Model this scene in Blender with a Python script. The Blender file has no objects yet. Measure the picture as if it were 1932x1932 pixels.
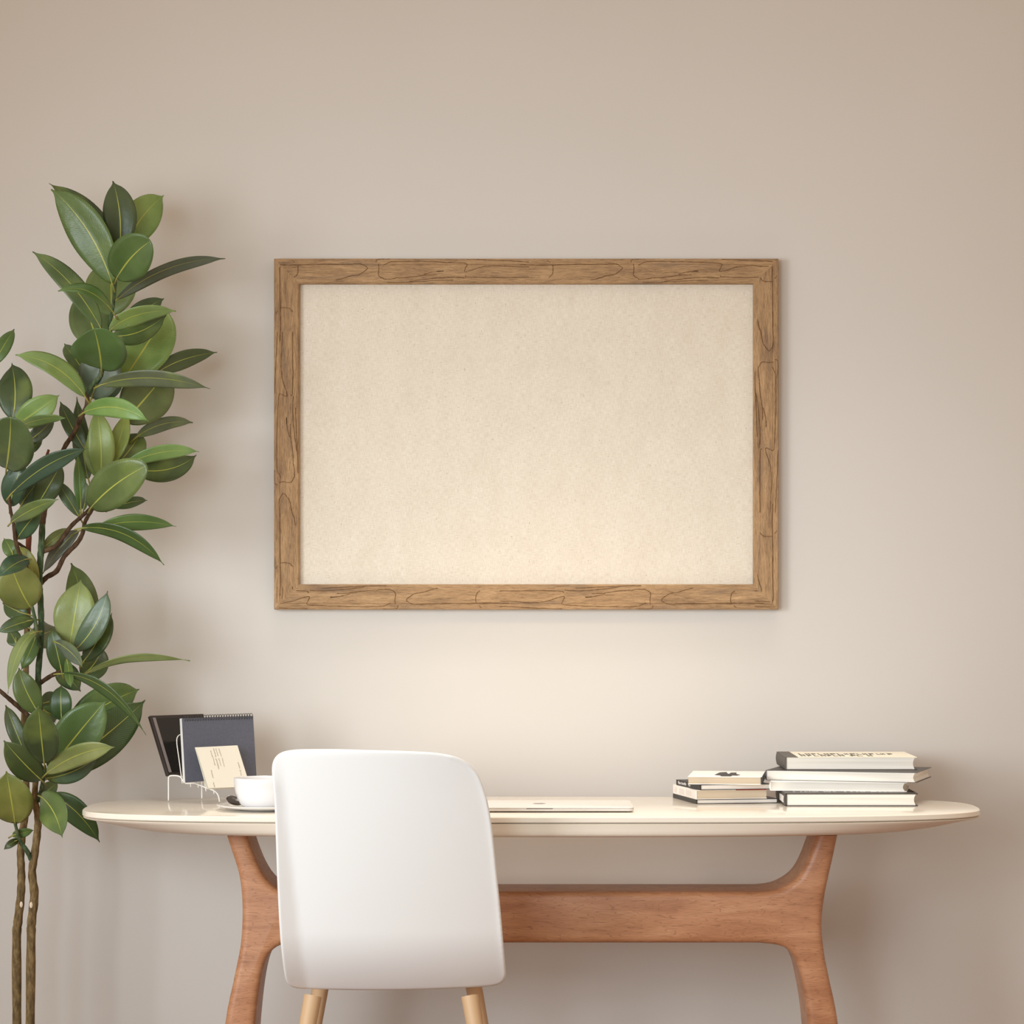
import bpy, bmesh, math, random
from mathutils import Vector, geometry
random.seed(7)
C = bpy.context.scene.collection
R = math.radians

# ------------------------------------------------------------------ camera
D, F, YH = 6.0, 6000.0, 1100.0          # camera distance (m), focal length (px of 1932), horizon row
TABLE_Z = 0.74
CAM_Z = TABLE_Z + 0.4212
WALL_Y = 0.40

def P(px, py, y):
    """point of the room seen at pixel (px, py) of the 1932 frame, at depth y (m)"""
    k = (y + D) / F
    return Vector(((px - 966.0) * k, y, CAM_Z - (py - YH) * k))

def K(y):
    return (y + D) / F

cam = bpy.data.cameras.new('camera')
cam.sensor_width = 36.0
cam.lens = 36.0 * F / 1932.0
cam.shift_y = (YH - 966.0) / 1932.0
cam.clip_end = 100
co = bpy.data.objects.new('camera', cam)
C.objects.link(co)
co.location = (0, -D, CAM_Z)
co.rotation_euler = (R(90), 0, 0)
bpy.context.scene.camera = co

# ------------------------------------------------------------------ materials
def lin(c):
    r = []
    for v in c:
        v = v / 255.0
        r.append(v / 12.92 if v <= 0.04045 else ((v + 0.055) / 1.055) ** 2.4)
    return (r[0], r[1], r[2], 1.0)

def mat(name, col, rough=0.5, metal=0.0, spec=0.5, coat=0.0):
    m = bpy.data.materials.new(name)
    m.use_nodes = True
    b = m.node_tree.nodes['Principled BSDF']
    b.inputs['Base Color'].default_value = lin(col)
    b.inputs['Roughness'].default_value = rough
    b.inputs['Metallic'].default_value = metal
    b.inputs['Specular IOR Level'].default_value = spec
    b.inputs['Coat Weight'].default_value = coat
    return m

class N:
    """tiny node helper"""
    def __init__(s, m):
        s.m, s.t = m, m.node_tree
        s.b = s.t.nodes['Principled BSDF']
    def new(s, kind, **kw):
        n = s.t.nodes.new(kind)
        for k, v in kw.items():
            setattr(n, k, v)
        return n
    def link(s, a, b):
        s.t.links.new(a, b)
    def mapping(s, scale, coord='Object', rot=(0, 0, 0)):
        tc = s.new('ShaderNodeTexCoord')
        mp = s.new('ShaderNodeMapping')
        mp.inputs['Scale'].default_value = scale
        mp.inputs['Rotation'].default_value = rot
        s.link(tc.outputs[coord], mp.inputs['Vector'])
        return mp.outputs['Vector']
    def noise(s, vec, scale, detail=4, rough=0.5, dist=0.0):
        n = s.new('ShaderNodeTexNoise')
        n.inputs['Scale'].default_value = scale
        n.inputs['Detail'].default_value = detail
        n.inputs['Roughness'].default_value = rough
        n.inputs['Distortion'].default_value = dist
        s.link(vec, n.inputs['Vector'])
        return n.outputs['Fac']
    def ramp(s, fac, stops):
        r = s.new('ShaderNodeValToRGB')
        e = r.color_ramp.elements
        while len(e) < len(stops):
            e.new(0.5)
        for i, (p, c) in enumerate(stops):
            e[i].position = p
            e[i].color = lin(c) if len(c) == 3 else c
        s.link(fac, r.inputs['Fac'])
        return r.outputs['Color']
    def mix(s, fac, a, b, mode='MIX'):
        n = s.new('ShaderNodeMix', data_type='RGBA', blend_type=mode)
        if hasattr(fac, 'links') or hasattr(fac, 'is_output'):
            s.link(fac, n.inputs[0])
        else:
            n.inputs[0].default_value = fac
        for i, v in ((6, a), (7, b)):
            if hasattr(v, 'is_output'):
                s.link(v, n.inputs[i])
            else:
                n.inputs[i].default_value = lin(v) if len(v) == 3 else v
        return n.outputs[2]
    def math(s, op, a, b=None):
        n = s.new('ShaderNodeMath', operation=op)
        for i, v in ((0, a), (1, b)):
            if v is None:
                continue
            if hasattr(v, 'is_output'):
                s.link(v, n.inputs[i])
            else:
                n.inputs[i].default_value = v
        return n.outputs[0]
    def bump(s, h, strength, dist=0.001):
        n = s.new('ShaderNodeBump')
        n.inputs['Strength'].default_value = strength
        n.inputs['Distance'].default_value = dist
        s.link(h, n.inputs['Height'])
        s.link(n.outputs['Normal'], s.b.inputs['Normal'])

# wall paint
m_wall = mat('wall_paint', (205, 192, 180), 0.85, spec=0.25)
n = N(m_wall)
v = n.mapping((1, 1, 1))
n.link(n.ramp(n.noise(v, 1.3, 3), [(0.3, (202, 196, 189)), (0.7, (206, 200, 194))]), n.b.inputs['Base Color'])
n.bump(n.noise(v, 260, 3), 0.04, 0.0006)

m_floor = mat('floor_boards', (140, 98, 70), 0.5)
n = N(m_floor)
v = n.mapping((1.2, 14, 1))
n.link(n.ramp(n.noise(v, 3.0, 5), [(0.3, (124, 84, 58)), (0.7, (152, 108, 78))]), n.b.inputs['Base Color'])

def frame_wood(name, scale):
    m = mat(name, (160, 120, 82), 0.72, spec=0.25)
    n = N(m)
    v = n.mapping(scale)
    c1 = n.ramp(n.noise(v, 9, 8, 0.66, 0.5), [(0.28, (126, 99, 72)), (0.5, (166, 132, 95)), (0.75, (192, 157, 116))])
    v3 = n.mapping(tuple(q * (1.9 if q > 1 else 0.8) for q in scale))
    fine = n.ramp(n.noise(v3, 62, 6, 0.75), [(0.36, (74, 56, 42)), (0.52, (255, 255, 255))])
    c2 = n.mix(0.55, c1, fine, 'MULTIPLY')
    c2 = n.mix(0.14, c2, n.ramp(n.noise(v3, 90, 4, 0.7), [(0.5, (120, 96, 74)), (0.62, (226, 190, 150))]))
    v2 = n.mapping(tuple(s * 0.55 for s in scale))
    stain = n.ramp(n.noise(v2, 11, 4, 0.6), [(0.55, (0, 0, 0)), (0.72, (255, 255, 255))])
    c3 = n.mix(n.math('MULTIPLY', stain, 0.6), c2, (104, 88, 78))
    n.link(c3, n.b.inputs['Base Color'])
    n.bump(n.noise(v, 70, 5, 0.7), 0.35, 0.0008)
    return m
m_frame_h = frame_wood('weathered_wood_across', (1.0, 1, 7))
m_frame_v = frame_wood('weathered_wood_upright', (7, 1, 1.0))
m_crack = mat('wood_grain_crack', (98, 66, 38), 0.8, spec=0.1)

m_linen = mat('linen_fabric', (231, 217, 196), 0.95, spec=0.1)
n = N(m_linen)
va, vb = n.mapping((240, 1, 26)), n.mapping((26, 1, 240))
wa, wb = n.noise(va, 3.2, 3, 0.6), n.noise(vb, 3.2, 3, 0.6)
weave = n.math('ADD', wa, wb)
col = n.ramp(n.math('MULTIPLY', weave, 0.5), [(0.33, (199, 187, 170)), (0.47, (215, 204, 188)), (0.62, (224, 215, 201))])
blot = n.ramp(n.noise(n.mapping((9, 1, 5)), 2.2, 6, 0.65), [(0.35, (226, 217, 204)), (0.6, (255, 255, 255))])
col = n.mix(0.16, col, blot, 'MULTIPLY')
speck = n.ramp(n.noise(n.mapping((1, 1, 1)), 230, 2, 0.5), [(0.71, (0, 0, 0)), (0.76, (255, 255, 255))])
col = n.mix(n.math('MULTIPLY', speck, 0.6), col, (160, 138, 112))
n.link(col, n.b.inputs['Base Color'])
n.bump(weave, 0.25, 0.0006)

def desk_wood(name):
    m = mat(name, (190, 136, 98), 0.42, spec=0.45)
    n = N(m)
    v = n.mapping((1.0, 2.0, 6.0))
    base = n.ramp(n.noise(v, 5, 6, 0.6, 0.8), [(0.3, (166, 112, 78)), (0.55, (190, 136, 98)), (0.8, (206, 156, 118))])
    wv = n.new('ShaderNodeTexNoise')
    wv.inputs['Scale'].default_value = 11.0
    wv.inputs['Detail'].default_value = 2.0
    n.link(n.mapping((0.7, 1.5, 5.0)), wv.inputs['Vector'])
    rings = n.math('FRACT', n.math('MULTIPLY', wv.outputs['Fac'], 13.0))
    line = n.ramp(rings, [(0.0, (255, 255, 255)), (0.07, (255, 255, 255)), (0.16, (0, 0, 0))])
    c = n.mix(n.math('MULTIPLY', line, 0.42), base, (122, 76, 48))
    fine = n.noise(n.mapping((6, 6, 90)), 8, 3, 0.6)
    c = n.mix(0.35, c, n.ramp(fine, [(0.35, (200, 180, 160)), (0.6, (255, 255, 255))]), 'MULTIPLY')
    n.link(c, n.b.inputs['Base Color'])
    n.bump(fine, 0.08, 0.0005)
    return m
m_wood = desk_wood('oiled_cherry_wood')

m_top = mat('ivory_lacquer', (238, 228, 212), 0.16, spec=0.5, coat=0.25)
m_top.node_tree.nodes['Principled BSDF'].inputs['Coat Roughness'].default_value = 0.08
m_apron = mat('ivory_lacquer_satin', (238, 226, 208), 0.4)
m_chair = mat('white_moulded_plastic', (235, 235, 233), 0.38, spec=0.35)
m_chairleg = mat('pale_wood_leg', (205, 170, 130), 0.5)
m_china = mat('white_china', (226, 223, 222), 0.12, spec=0.5, coat=0.3)
m_steel = mat('dark_polished_steel', (120, 112, 106), 0.14, metal=1.0)
m_wire = mat('white_wire', (236, 230, 222), 0.35)
m_coffee = mat('coffee', (60, 38, 24), 0.1)
m_laptop = mat('silver_aluminium', (222, 215, 208), 0.45, metal=0.1)
m_emblem = mat('dark_mirror_emblem', (96, 90, 84), 0.15, metal=0.9)
m_dark = mat('dark_rubber_and_notch_shade', (92, 80, 66), 0.7)
m_groove = mat('groove_shadow_gap', (120, 112, 102), 0.6)

def paper(name, c1, c2, scale=(2, 2, 500)):
    m = mat(name, c1, 0.85, spec=0.2)
    n = N(m)
    n.link(n.ramp(n.noise(n.mapping(scale), 1.0, 3, 0.6), [(0.35, c2), (0.6, c1)]), n.b.inputs['Base Color'])
    return m
m_page = paper('page_block_cream', (240, 235, 226), (226, 219, 208))
m_page_white = paper('page_block_white', (236, 228, 220), (222, 213, 204))
m_page_beige = paper('page_block_beige', (206, 190, 168), (190, 172, 148))
m_black = mat('black_cover', (24, 22, 22), 0.45)
m_charcoal = mat('charcoal_cover', (62, 56, 51), 0.5)
m_greyspine = mat('grey_cloth_spine', (92, 86, 80), 0.7)
m_cream = mat('cream_cover', (236, 227, 206), 0.5)
m_whitecover = mat('white_cover', (240, 234, 228), 0.45)
m_ink = mat('black_ink', (46, 42, 40), 0.6)
m_whiteink = mat('white_ink', (225, 220, 214), 0.6)
m_red = mat('red_strip', (178, 38, 34), 0.5)
m_label = mat('pale_label', (226, 218, 212), 0.6)
m_slate = mat('slate_blue_card', (84, 86, 98), 0.55)
n = N(m_slate)
n.link(n.ramp(n.noise(n.mapping((1, 1, 1)), 300, 2), [(0.3, (80, 82, 94)), (0.7, (88, 90, 102))]), n.b.inputs['Base Color'])
m_spiral = mat('dark_spiral_wire', (78, 74, 74), 0.35, metal=0.8)
m_pagegrey = mat('pad_pages', (214, 212, 208), 0.7)
m_frameblk = mat('dark_brown_frame', (46, 36, 34), 0.4)
m_glossblk = mat('glossy_black_panel', (24, 22, 22), 0.12, spec=0.5)
m_bevelgrey = mat('grey_inner_edge', (126, 116, 112), 0.5)
m_envelope = mat('cream_envelope_paper', (222, 215, 199), 0.8, spec=0.2)
m_envelope2 = mat('ivory_envelope_paper', (224, 216, 198), 0.8, spec=0.2)
m_hand = mat('pencil_grey_ink', (150, 136, 114), 0.8, spec=0.1)
m_pot = mat('white_ceramic_pot', (225, 220, 214), 0.4)
m_soil = mat('soil', (58, 42, 32), 0.95)

def bark(name, a, b, c):
    m = mat(name, b, 0.75, spec=0.25)
    n = N(m)
    v = n.mapping((1, 1, 0.35))
    col = n.ramp(n.noise(v, 140, 6, 0.65), [(0.3, a), (0.5, b), (0.72, c)])
    big = n.ramp(n.noise(n.mapping((1, 1, 1)), 22, 3), [(0.35, (205, 205, 190)), (0.65, (255, 255, 255))])
    n.link(n.mix(0.6, col, big, 'MULTIPLY'), n.b.inputs['Base Color'])
    n.bump(n.noise(v, 160, 5, 0.7), 0.5, 0.001)
    return m
m_trunk = bark('olive_brown_bark', (78, 62, 38), (122, 100, 66), (160, 138, 96))
m_green = bark('green_stem_bark', (44, 58, 40), (72, 92, 62), (128, 126, 92))
m_brown = bark('brown_twig_bark', (48, 34, 22), (82, 60, 42), (112, 86, 60))
m_redtip = bark('reddish_twig_bark', (92, 46, 34), (124, 68, 50), (140, 90, 66))
m_scar = mat('pale_pruning_cut', (226, 206, 182), 0.8)
m_petiole = mat('yellow_green_petiole', (150, 146, 72), 0.45)

def leaf_mat(name, under):
    m = mat(name, (70, 110, 50), 0.33, spec=0.5)
    n = N(m)
    uv = n.new('ShaderNodeUVMap')
    sp = n.new('ShaderNodeSeparateXYZ')
    n.link(uv.outputs['UV'], sp.inputs[0])
    u, vv = sp.outputs[0], sp.outputs[1]
    av = n.math('ABSOLUTE', n.math('SUBTRACT', n.math('MULTIPLY', vv, 2.0), 1.0))
    oi = n.new('ShaderNodeObjectInfo')
    tone = oi.outputs['Color']
    # soft blotches within the leaf
    bl = n.ramp(n.noise(n.mapping((1, 1, 1)), 15, 4), [(0.32, (186, 198, 176)), (0.68, (255, 255, 255))])
    c = n.mix(0.9, tone, bl, 'MULTIPLY')
    yl = n.ramp(n.noise(n.mapping((1, 1, 1)), 11, 3), [(0.54, (0, 0, 0)), (0.74, (255, 255, 255))])
    c = n.mix(n.math('MULTIPLY', yl, 0.45), c, (150, 168, 84))
    # lateral veins, running out and forward from the midrib
    ph = n.math('SUBTRACT', n.math('MULTIPLY', u, 54.0), n.math('MULTIPLY', av, 6.0))
    nz = n.noise(n.mapping((1, 1, 1)), 75, 3)
    fr = n.math('FRACT', n.math('ADD', ph, n.math('MULTIPLY', nz, 2.6)))
    vein = n.ramp(fr, [(0.0, (255, 255, 255)), (0.14, (255, 255, 255)), (0.36, (0, 0, 0)), (1.0, (0, 0, 0))])
    c = n.mix(n.math('MULTIPLY', vein, 0.42), c, (24, 48, 26))
    fr2 = n.math('FRACT', n.math('ADD', n.math('MULTIPLY', ph, 1.0), 0.55))
    v2 = n.ramp(fr2, [(0.0, (255, 255, 255)), (0.18, (255, 255, 255)), (0.32, (0, 0, 0))])
    c = n.mix(n.math('MULTIPLY', v2, 0.15), c, (176, 196, 112))
    # midrib, widest at the base
    wdt = n.math('MULTIPLY', n.math('SUBTRACT', 1.2, u), 0.038)
    mid = n.math('LESS_THAN', av, wdt)
    c = n.mix(mid, c, (186, 188, 84))
    if under:
        c = n.mix(0.45, c, (136, 158, 104))
        n.b.inputs['Roughness'].default_value = 0.6
    n.link(c, n.b.inputs['Base Color'])
    n.bump(fr, 0.22 if not under else 0.3, 0.0012)
    # thin leaf: some light passes through
    tr = n.new('ShaderNodeBsdfTranslucent')
    n.link(n.mix(0.5, c, (150, 190, 60)), tr.inputs['Color'])
    ms = n.new('ShaderNodeMixShader')
    ms.inputs[0].default_value = 0.16
    n.link(n.b.outputs[0], ms.inputs[1])
    n.link(tr.outputs[0], ms.inputs[2])
    out = n.t.nodes['Material Output']
    n.link(ms.outputs[0], out.inputs['Surface'])
    return m
m_leaf = leaf_mat('rubber_leaf_upper', False)
m_leaf_u = leaf_mat('rubber_leaf_under', True)

# ------------------------------------------------------------------ building helpers
class MB:
    def __init__(s):
        s.v, s.f, s.m, s.uv = [], [], [], []
    def vert(s, p):
        s.v.append(Vector(p))
        return len(s.v) - 1
    def face(s, idx, m=0, uv=None):
        s.f.append(list(idx)); s.m.append(m); s.uv.append(uv)
    def quad(s, a, b, c, d, m=0):
        s.face([s.vert(a), s.vert(b), s.vert(c), s.vert(d)], m)
    def hexa(s, p, m=0):
        """p: 4 front corners (loop) + the same 4 at the back"""
        i = [s.vert(q) for q in p]
        s.face([i[0], i[1], i[2], i[3]], m); s.face([i[7], i[6], i[5], i[4]], m)
        for k in range(4):
            a, b = k, (k + 1) % 4
            s.face([i[b], i[a], i[a + 4], i[b + 4]], m)
    def box(s, x0, x1, y0, y1, z0, z1, m=0, tf=None):
        q = [(x0, y0, z0), (x1, y0, z0), (x1, y0, z1), (x0, y0, z1), (x0, y1, z0), (x1, y1, z0), (x1, y1, z1), (x0, y1, z1)]
        q = [Vector(a) for a in q]
        if tf: q = [tf(a) for a in q]
        s.hexa(q, m)
    def tube(s, pts, r, seg=8, m=0, cap=True):
        pts = [Vector(p) for p in pts]
        n = len(pts)
        rs = r if isinstance(r, (list, tuple)) else [r] * n
        up = Vector((0.13, -0.97, 0.21)).normalized()
        rings = []
        side = None
        for i in range(n):
            t = (pts[min(i + 1, n - 1)] - pts[max(i - 1, 0)])
            if t.length < 1e-9: t = Vector((0, 0, 1))
            t.normalize()
            if side is None:
                side = t.cross(up)
                if side.length < 1e-3: side = t.cross(Vector((1, 0, 0)))
            else:
                side = side - t * side.dot(t)
            side.normalize()
            bi = t.cross(side)
            rings.append([s.vert(pts[i] + (side * math.cos(a) + bi * math.sin(a)) * rs[i]) for a in [2 * math.pi * k / seg for k in range(seg)]])
        for i in range(n - 1):
            for k in range(seg):
                j = (k + 1) % seg
                s.face([rings[i][k], rings[i][j], rings[i + 1][j], rings[i + 1][k]], m)
        if cap:
            s.face(rings[0][::-1], m); s.face(rings[-1], m)
    def lathe(s, prof, cx, cy, z0, seg=48, m=0):
        rings = []
        for r, z in prof:
            if r < 1e-6:
                rings.append([s.vert((cx, cy, z0 + z))])
            else:
                rings.append([s.vert((cx + r * math.cos(2 * math.pi * k / seg), cy + r * math.sin(2 * math.pi * k / seg), z0 + z)) for k in range(seg)])
        for a, b in zip(rings[:-1], rings[1:]):
            for k in range(seg):
                j = (k + 1) % seg
                q = [a[k % len(a)], a[j % len(a)], b[j % len(b)], b[k % len(b)]]
                q2 = []
                for x in q:
                    if x not in q2: q2.append(x)
                if len(q2) > 2: s.face(q2, m)
    def build(s, name, mats, parent=None, smooth=False, angle=None, bevel=0, seg=2):
        root = Vector((0, 0, 0))
        p = parent
        while p is not None:
            root += p.location
            p = p.parent
        me = bpy.data.meshes.new(name)
        me.from_pydata([tuple(v - root) for v in s.v], [], s.f)
        for mt in (mats if isinstance(mats, (list, tuple)) else [mats]):
            me.materials.append(mt)
        for i, pl in enumerate(me.polygons):
            pl.material_index = s.m[i]
        if any(u is not None for u in s.uv):
            ul = me.uv_layers.new(name='UVMap')
            for i, pl in enumerate(me.polygons):
                if s.uv[i]:
                    for k, li in enumerate(pl.loop_indices):
                        ul.data[li].uv = s.uv[i][k]
        bm = bmesh.new(); bm.from_mesh(me)
        if not any(u is not None for u in s.uv):
            bmesh.ops.recalc_face_normals(bm, faces=bm.faces)
        bm.to_mesh(me); bm.free()
        if smooth:
            for pl in me.polygons: pl.use_smooth = True
            if angle:
                bm = bmesh.new(); bm.from_mesh(me)
                for e in bm.edges:
                    if len(e.link_faces) == 2 and e.calc_face_angle(0) > R(angle): e.smooth = False
                bm.to_mesh(me); bm.free()
        o = bpy.data.objects.new(name, me)
        C.objects.link(o)
        if parent is not None: o.parent = parent
        if bevel:
            md = o.modifiers.new('bevel', 'BEVEL')
            md.width = bevel; md.segments = seg; md.limit_method = 'ANGLE'; md.angle_limit = R(40)
        return o

def thing(name, label, cat, loc=(0, 0, 0), group=None):
    o = bpy.data.objects.new(name, None)
    C.objects.link(o)
    o.location = loc
    o.empty_display_size = 0.05
    return tag(o, label, cat, group)

def tag(o, label, cat, group=None):
    o['label'] = label; o['category'] = cat
    if group: o['group'] = group
    return o

def cr(pts, n=8):
    """Catmull-Rom through points (Vectors, or tuples of any length)"""
    pts = [tuple(p) for p in pts]
    out = []
    q = [pts[0]] + pts + [pts[-1]]
    for i in range(1, len(q) - 2):
        a, b, c, d = q[i - 1], q[i], q[i + 1], q[i + 2]
        for k in range(n):
            t = k / n
            out.append(tuple(0.5 * (2 * b[j] + (c[j] - a[j]) * t + (2 * a[j] - 5 * b[j] + 4 * c[j] - d[j]) * t * t + (3 * b[j] - a[j] - 3 * c[j] + d[j]) * t ** 3) for j in range(len(b))))
    out.append(pts[-1])
    return out

# ------------------------------------------------------------------ room
mb = MB(); mb.box(-3.0, 3.0, WALL_Y, WALL_Y + 0.12, 0, 2.9)
wall = mb.build('wall_back', m_wall); wall['kind'] = 'structure'
mb = MB(); mb.box(-3.0, 3.0, -7.0, WALL_Y, -0.1, 0)
floor = mb.build('floor', m_floor); floor['kind'] = 'structure'
mb = MB(); mb.box(-3.0, 3.0, WALL_Y - 0.015, WALL_Y, 0.0, 0.09)
bb = mb.build('baseboard_back', m_whitecover, bevel=0.004); bb['kind'] = 'structure'

# ------------------------------------------------------------------ pin board
YF = 0.372
k = K(YF)
board = thing('pin_board', 'large linen pin board in a weathered brown wooden frame hung on the wall', 'pin board', P(993, 819, WALL_Y - 0.001))
PERIOD = 481.0
def c8(l): return [(x / 6.44 + 500 - 519, y / 6.44 + 460 - 488) for x, y in l]
def c2(l): return [(x / 4.83 + 181, y / 4.83 - 8) for x, y in l]
cracks = [
    c8([(190, 262), (400, 258), (700, 250), (1000, 248), (1120, 240), (1180, 250), (1225, 275), (1245, 295), (1225, 320), (1190, 345), (1140, 375), (1050, 388), (950, 420), (860, 440)]),
    c8([(398, 258), (402, 310), (392, 370), (350, 410)]), c8([(330, 200), (365, 228)]),
    c8([(0, 255), (190, 262)]),
    c2([(45, 75), (50, 52), (80, 43), (180, 40)]), c2([(68, 85), (72, 130), (68, 190), (115, 220)]),
    c2([(110, 100), (150, 80), (200, 66), (400, 64), (600, 68), (760, 76), (870, 85), (865, 115), (852, 155), (900, 150), (990, 120), (1050, 108), (1160, 102), (1300, 110), (1440, 115)]),
    c2([(870, 45), (1050, 50), (1250, 60), (1440, 68)]), c2([(110, 225), (200, 222), (245, 210)]), c2([(250, 215), (380, 205), (480, 190), (600, 185)]),
    c2([(350, 245), (500, 225), (650, 212), (760, 208), (850, 215)]), c2([(150, 262), (350, 252), (550, 240), (750, 235)]),
    c2([(865, 190), (875, 205), (1050, 210), (1250, 208), (1440, 208)]),
    c2([(600, 155), (660, 152)]), c2([(480, 182), (560, 160), (660, 150)]),
]
OX0, OX1, OY0, OY1, RW = 517.0, 1469.0, 488.0, 1150.0, 47.5
def rail(side):
    mb = MB()
    L = OX1 - OX0 if side in 'TB' else OY1 - OY0
    def W(s, t, dy):
        # s along the rail, t from the outer edge inwards, dy forward from the wall
        if side == 'T': px, py = OX0 + s, OY0 + t
        elif side == 'B': px, py = OX1 - s, OY1 - t
        elif side == 'L': px, py = OX0 + t, OY1 - s
        else: px, py = OX1 - t, OY0 + s
        q = P(px, py, YF)
        q.y = WALL_Y - 0.001 - dy
        return q
    fr = WALL_Y - 0.001 - YF
    prof = [(0, 0), (0, fr - 0.0016), (1.5, fr), (10.5, fr), (11.2, fr - 0.0008), (12, fr), (45, fr - 0.0006), (RW, fr - 0.003), (RW, 0)]
    a = [mb.vert(W(t, t, d)) for t, d in prof]
    b = [mb.vert(W(L - t, t, d)) for t, d in prof]
    for i in range(len(prof)):
        j = (i + 1) % len(prof)
        mb.face([a[i], b[i], b[j], a[j]])
    mb.face(a); mb.face(b[::-1])
    s0 = {'T': 2.0, 'B': OX1 - 941 - PERIOD, 'L': OY1 - 1105, 'R': 969 - OY0 - PERIOD}[side]
    for rep in range(-1, 3):
        for ln in cracks:
            pts = [(p + s0 + rep * PERIOD, t) for p, t in ln]
            pts = cr(pts, 5)
            pts = [(s + random.uniform(-.3, .3), min(RW - 2.5, max(0.8, t)) + random.uniform(-.3, .3)) for s, t in pts]
            for (s1, t1), (s2, t2) in zip(pts[:-1], pts[1:]):
                if min(s1, s2) < max(t1, t2) + 0.6 or max(s1, s2) > L - max(t1, t2) - 0.6: continue
                dx, dt = s2 - s1, t2 - t1
                l = math.hypot(dx, dt)
                if l < 0.2: continue
                w = random.uniform(.34, .62)
                ox, ot = -dt / l * w, dx / l * w
                z = fr + 0.0004
                mb.quad(W(s1 - ox, t1 - ot, z), W(s2 - ox, t2 - ot, z), W(s2 + ox, t2 + ot, z), W(s1 + ox, t1 + ot, z), 1)
    return mb.build('frame_rail', [m_frame_h if side in 'TB' else m_frame_v, m_crack], board)
for sd in 'TBLR': rail(sd)
mb = MB()
a, b = P(OX0 + 40, OY0 + 40, YF), P(OX1 - 40, OY1 - 40, YF)
mb.box(a.x, b.x, WALL_Y - 0.013, WALL_Y - 0.002, b.z, a.z)
mb.build('linen_panel', m_linen, board)['label'] = 'plain oatmeal linen panel'

# ------------------------------------------------------------------ desk
TX, HA, HB = 0.037, 0.840, 0.270
def ring(ix, iy, z, seg=160):
    out = []
    for i in range(seg):
        a = 2 * math.pi * i / seg
        c_, s_ = math.cos(a), math.sin(a)
        n_ = 3.6 if c_ < 0 else 3.1
        out.append(Vector((TX + (HA - ix) * math.copysign(abs(c_) ** (2 / n_), c_), (HB - iy) * math.copysign(abs(s_) ** (2 / n_), s_), TABLE_Z + z)))
    return out
def loft(mb, rings, m=0):
    idx = [[mb.vert(p) for p in r] for r in rings]
    for a, b in zip(idx[:-1], idx[1:]):
        for i in range(len(a)):
            j = (i + 1) % len(a)
            mb.face([a[i], a[j], b[j], b[i]], m)
    mb.face(idx[0][::-1], m); mb.face(idx[-1], m)
desk = thing('desk', 'long ivory oval-ended desk on sculpted cherry wood trestle legs by the wall', 'desk', (TX, 0, 0))
mb = MB(); loft(mb, [ring(.004, .004, 0), ring(.0012, .0012, -.0007), ring(0, 0, -.0022), ring(0, 0, -.0098), ring(.002, .002, -.0115)])
mb.build('tabletop', m_top, desk, smooth=True, angle=35)
mb = MB(); loft(mb, [ring(.007, .007, -.0116), ring(.007, .007, -.0128)])
mb.build('shadow_gap', m_groove, desk)
mb = MB(); loft(mb, [ring(.003, .003, -.0129), ring(.0015, .0015, -.0138), ring(.004, .0022, -.0155), ring(.022, .0032, -.0190), ring(.05, .0055, -.0250), ring(.085, .0065, -.0315), ring(.12, .011, -.0362), ring(.145, .023, -.0385), ring(.17, .045, -.0392)])
mb.build('apron', m_apron, desk, smooth=True, angle=50)

def slab_outline(name, pix, seams, y0, y1, m, parent, bev=0.014):
    """solid cut to an outline and rounded along its long edges, not across its seams"""
    root = parent.location
    bm = bmesh.new()
    fr = [bm.verts.new(P(px, py, y0) - root) for px, py in pix]
    bk = []
    for v in fr:
        q = v.co.copy(); q.y += (y1 - y0)
        bk.append(bm.verts.new(q))
    n_ = len(pix)
    bm.faces.new(fr); bm.faces.new(bk[::-1])
    for i in range(n_):
        j = (i + 1) % n_
        bm.faces.new([fr[j], fr[i], bk[i], bk[j]])
    bmesh.ops.recalc_face_normals(bm, faces=bm.faces)
    ed = []
    for i in range(n_):
        j = (i + 1) % n_
        if i in seams: continue
        ed.append(bm.edges.get((fr[i], fr[j]))); ed.append(bm.edges.get((bk[i], bk[j])))
    bmesh.ops.bevel(bm, geom=ed, offset=bev, segments=4, profile=0.55, affect='EDGES', clamp_overlap=True)
    me = bpy.data.meshes.new(name)
    bm.to_mesh(me); bm.free()
    for pl in me.polygons: pl.use_smooth = True
    bm = bmesh.new(); bm.from_mesh(me)
    for e in bm.edges:
        if len(e.link_faces) == 2 and e.calc_face_angle(0) > R(42): e.smooth = False
    bm.to_mesh(me); bm.free()
    me.materials.append(m)
    o = bpy.data.objects.new(name, me); C.objects.link(o); o.parent = parent
    return o
LY0, LY1 = -0.085, 0.085
BOT = 1100 + CAM_Z / K(LY0)
l_out = cr([(427, 1577), (436, 1605), (445, 1632), (452, 1660), (456, 1700), (456, 1745), (452, 1790), (440, 1850), (424, 1932), (410, 2090), (398, BOT)], 4)
l_inlow = cr([(455, BOT), (470, 2090), (481, 1932), (491, 1850), (503, 1808), (522, 1787), (548, 1780)], 4)
l_inup = cr([(548, 1683), (524, 1678), (504, 1661), (488, 1635), (475, 1603), (467, 1577)], 4)
poly = l_out + l_inlow + l_inup
slab_outline('leg', poly, {len(l_out) - 1, len(l_out) + len(l_inlow) - 1, len(poly) - 1}, LY0, LY1, m_wood, desk)
r_out = cr([(1581, 1577), (1573, 1615), (1564, 1655), (1556, 1695), (1551, 1745), (1556, 1800), (1566, 1850), (1582, 1932), (1597, 2090), (1610, BOT)], 4)
r_inlow = cr([(1550, BOT), (1537, 2090), (1525, 1932), (1514, 1860), (1502, 1815), (1480, 1788), (1435, 1780)], 4)
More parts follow.
